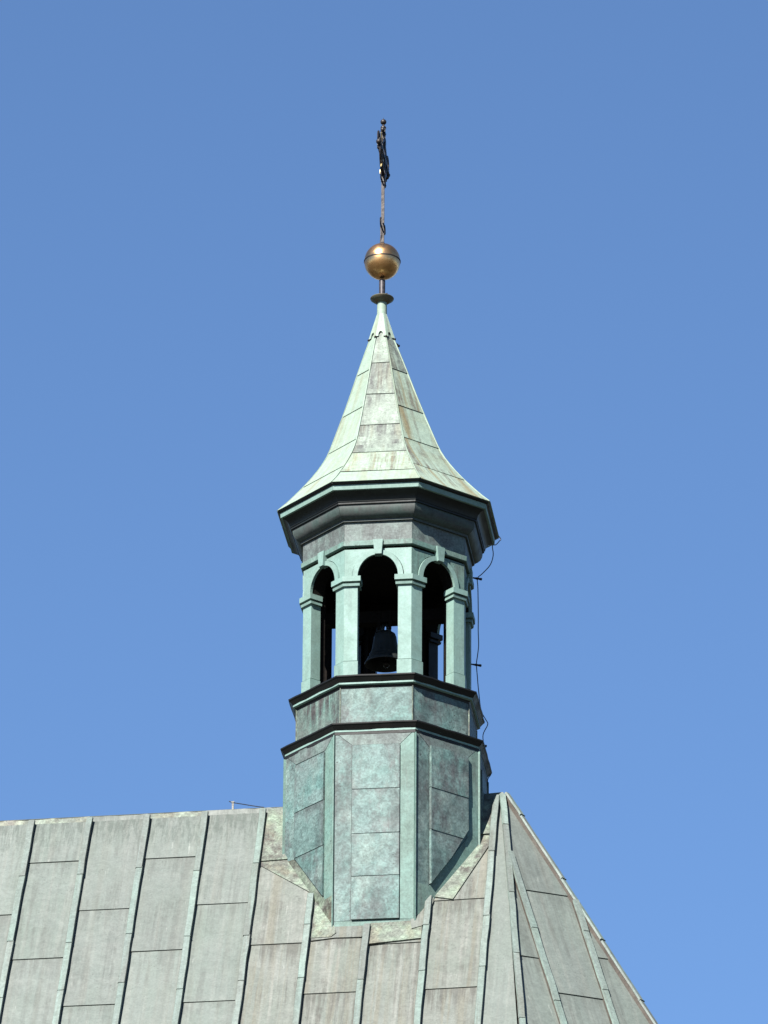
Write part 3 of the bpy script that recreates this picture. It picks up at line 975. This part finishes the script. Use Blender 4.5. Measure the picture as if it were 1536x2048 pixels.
add('foot_brace', v, f, 'shaft', cr)
v, f = box((CX - 0.022, -0.02, 7.50), 0.02, 0.03, 0.05)
add('name_plate', v, f, 'leaf', cr)

# ================================================================== bell
BX = -0.024
bell = thing('church_bell', 'dark bronze bell hanging in the shade inside the arched belfry', 'bell', (BX, 0, 1.55))
prof0 = [(0.188, 1.597), (0.190, 1.606), (0.178, 1.640), (0.156, 1.690), (0.136, 1.760), (0.124, 1.840), (0.117, 1.905), (0.105, 1.940), (0.075, 1.962), (0.03, 1.972), (0.002, 1.973),
        (0.002, 1.955), (0.07, 1.945), (0.098, 1.90), (0.108, 1.84), (0.120, 1.76), (0.140, 1.69), (0.168, 1.62), (0.176, 1.597)]
prof = [(r * (1.03 + 0.12 * ((1.973 - z) / 0.376) ** 2), 1.973 + (z - 1.973) * 1.015) for r, z in prof0]
v, f = closed_lathe(prof, (BX, 0), 48)
add('bell_body', v, f, 'bronze', bell, smooth=50)
v, f = closed_lathe([(0.15, 1.703), (0.170, 1.700), (0.172, 1.690), (0.15, 1.687)], (BX, 0), 48)
add('moulding', v, f, 'bronze', bell, smooth=40)
loops = []
for a in (0, 60, 120):
    dx_, dy_ = math.cos(R(a)), math.sin(R(a))
    loops.append(tube([(BX + dx_ * 0.055 * math.cos(R(t)), dy_ * 0.055 * math.cos(R(t)), 1.965 + 0.10 * math.sin(R(t))) for t in range(0, 181, 15)], 0.012, 6))
v, f = merge(loops)
add('canons', v, f, 'bronze', bell, smooth='all')
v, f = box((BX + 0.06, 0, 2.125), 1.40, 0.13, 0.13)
add('headstock', v, f, 'shade_timber', bell)
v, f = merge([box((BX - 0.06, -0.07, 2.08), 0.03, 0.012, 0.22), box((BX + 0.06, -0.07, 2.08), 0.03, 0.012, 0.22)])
add('strap', v, f, 'shade_timber', bell)  # straps blackened with the belfry shade colour
v, f = merge([tube([(BX, 0, 1.95), (BX + 0.01, 0.01, 1.62)], 0.012, 8), ball((BX + 0.012, 0.012, 1.60), 0.04, 12)])
add('clapper', v, f, 'iron', bell, smooth='all')

# ================================================================== lightning conductor
lc = thing('lightning_conductor', 'thin dark lightning wire looping down the right edge of the turret on clamps', 'lightning wire', (0.93, 0.37, 0.0))
def spire_pt(z, o=0.03):
    c = corner(4, sp_r(z) + o, z, lean(z))
    return c
path = [spire_pt(5.42, 0.02)] + [spire_pt(5.3 - i * 0.16, 0.022) for i in range(13)]
path += [corner(4, 1.255, 3.235), corner(4, 1.245, 3.19), (1.120, 0.43, 3.13), (1.087, 0.389, 3.10), (1.095, 0.390, 2.99), (1.062, 0.386, 2.874), (0.98, 0.376, 2.773), (0.927, 0.370, 2.714),
         (0.931, 0.370, 2.60), (0.935, 0.370, 2.30), (0.934, 0.370, 2.10), (0.938, 0.371, 1.93), (0.925, 0.369, 1.80), (0.915, 0.368, 1.71), (0.925, 0.370, 1.56), (0.937, 0.371, 1.41), (0.963, 0.374, 1.181),
         (1.01, 0.40, 1.08), (1.03, 0.42, 1.03), (0.985, 0.378, 0.90), (0.992, 0.377, 0.778), (1.01, 0.42, 0.62), (1.05, 0.43, 0.50), (1.062, 0.43, 0.46), (1.03, 0.42, 0.40), (1.035, 0.40, 0.30), (1.05, 0.38, 0.02), (1.08, 0.36, -0.30)]
def smooth_path(ps, n=5):
    ps = [Vector(p) for p in ps]
    out = []
    for i in range(len(ps) - 1):
        p0, p1, p2, p3 = ps[max(i - 1, 0)], ps[i], ps[i + 1], ps[min(i + 2, len(ps) - 1)]
        for q in range(n):
            t_ = q / n
            out.append(0.5 * (2 * p1 + (p2 - p0) * t_ + (2 * p0 - 5 * p1 + 4 * p2 - p3) * t_ ** 2 + (3 * p1 - p0 - 3 * p2 + p3) * t_ ** 3))
    return out + [ps[-1]]
v, f = tube(smooth_path(path), 0.0052, 6)
add('wire', v, f, 'wire', lc)
def clamp(base, tip):
    b, t = Vector(base), Vector(tip)
    d = (t - b).normalized()
    v, f = merge([tube([b, b + (t - b) * 0.55], [0.006, 0.011], 6), tube([b + (t - b) * 0.5, b + (t - b) * 0.72], 0.014, 8), tube([b + (t - b) * 0.72, t], [0.011, 0.015], 8), tube([t, t + d * 0.014], [0.017, 0.012], 8)])
    add('clamp', v, f, 'iron', lc)
clamp((0.855, 0.36, 2.725), (0.962, 0.374, 2.706))
clamp((0.845, 0.358, 1.712), (0.955, 0.373, 1.696))
clamp((0.93, 0.37, 0.772), (1.01, 0.38, 0.766))
ct = spire_pt(5.42, 0.0)
clamp((ct.x, ct.y, 5.43), (0.092, 0.085, 5.405))
v, f = merge([tube([(0.045, 0.06, 5.46), (0.07, 0.075, 5.42), (0.075, 0.07, 5.385)], 0.008, 6)])
add('clamp', v, f, 'iron', lc)

# ================================================================== wire holder on the ridge
wh = thing('wire_holder', 'small zinc wire holder with a bent wire, on the roof ridge beside the turret', 'wire holder', (-1.633, 0, 0.0))
wh.location.z -= 0.018
v, f = merge([box((-1.633, 0, 0.055), 0.020, 0.020, 0.085), box((-1.633, 0, 0.10), 0.030, 0.026, 0.014)])
add('post', v, f, 'zinc', wh)
v, f = tube([(-1.675, 0, 0.112), (-1.633, 0, 0.096), (-1.52, 0, 0.072), (-1.371, 0, 0.040), (-1.30, 0, 0.028)], 0.005, 6)
add('wire', v, f, 'wire', wh)
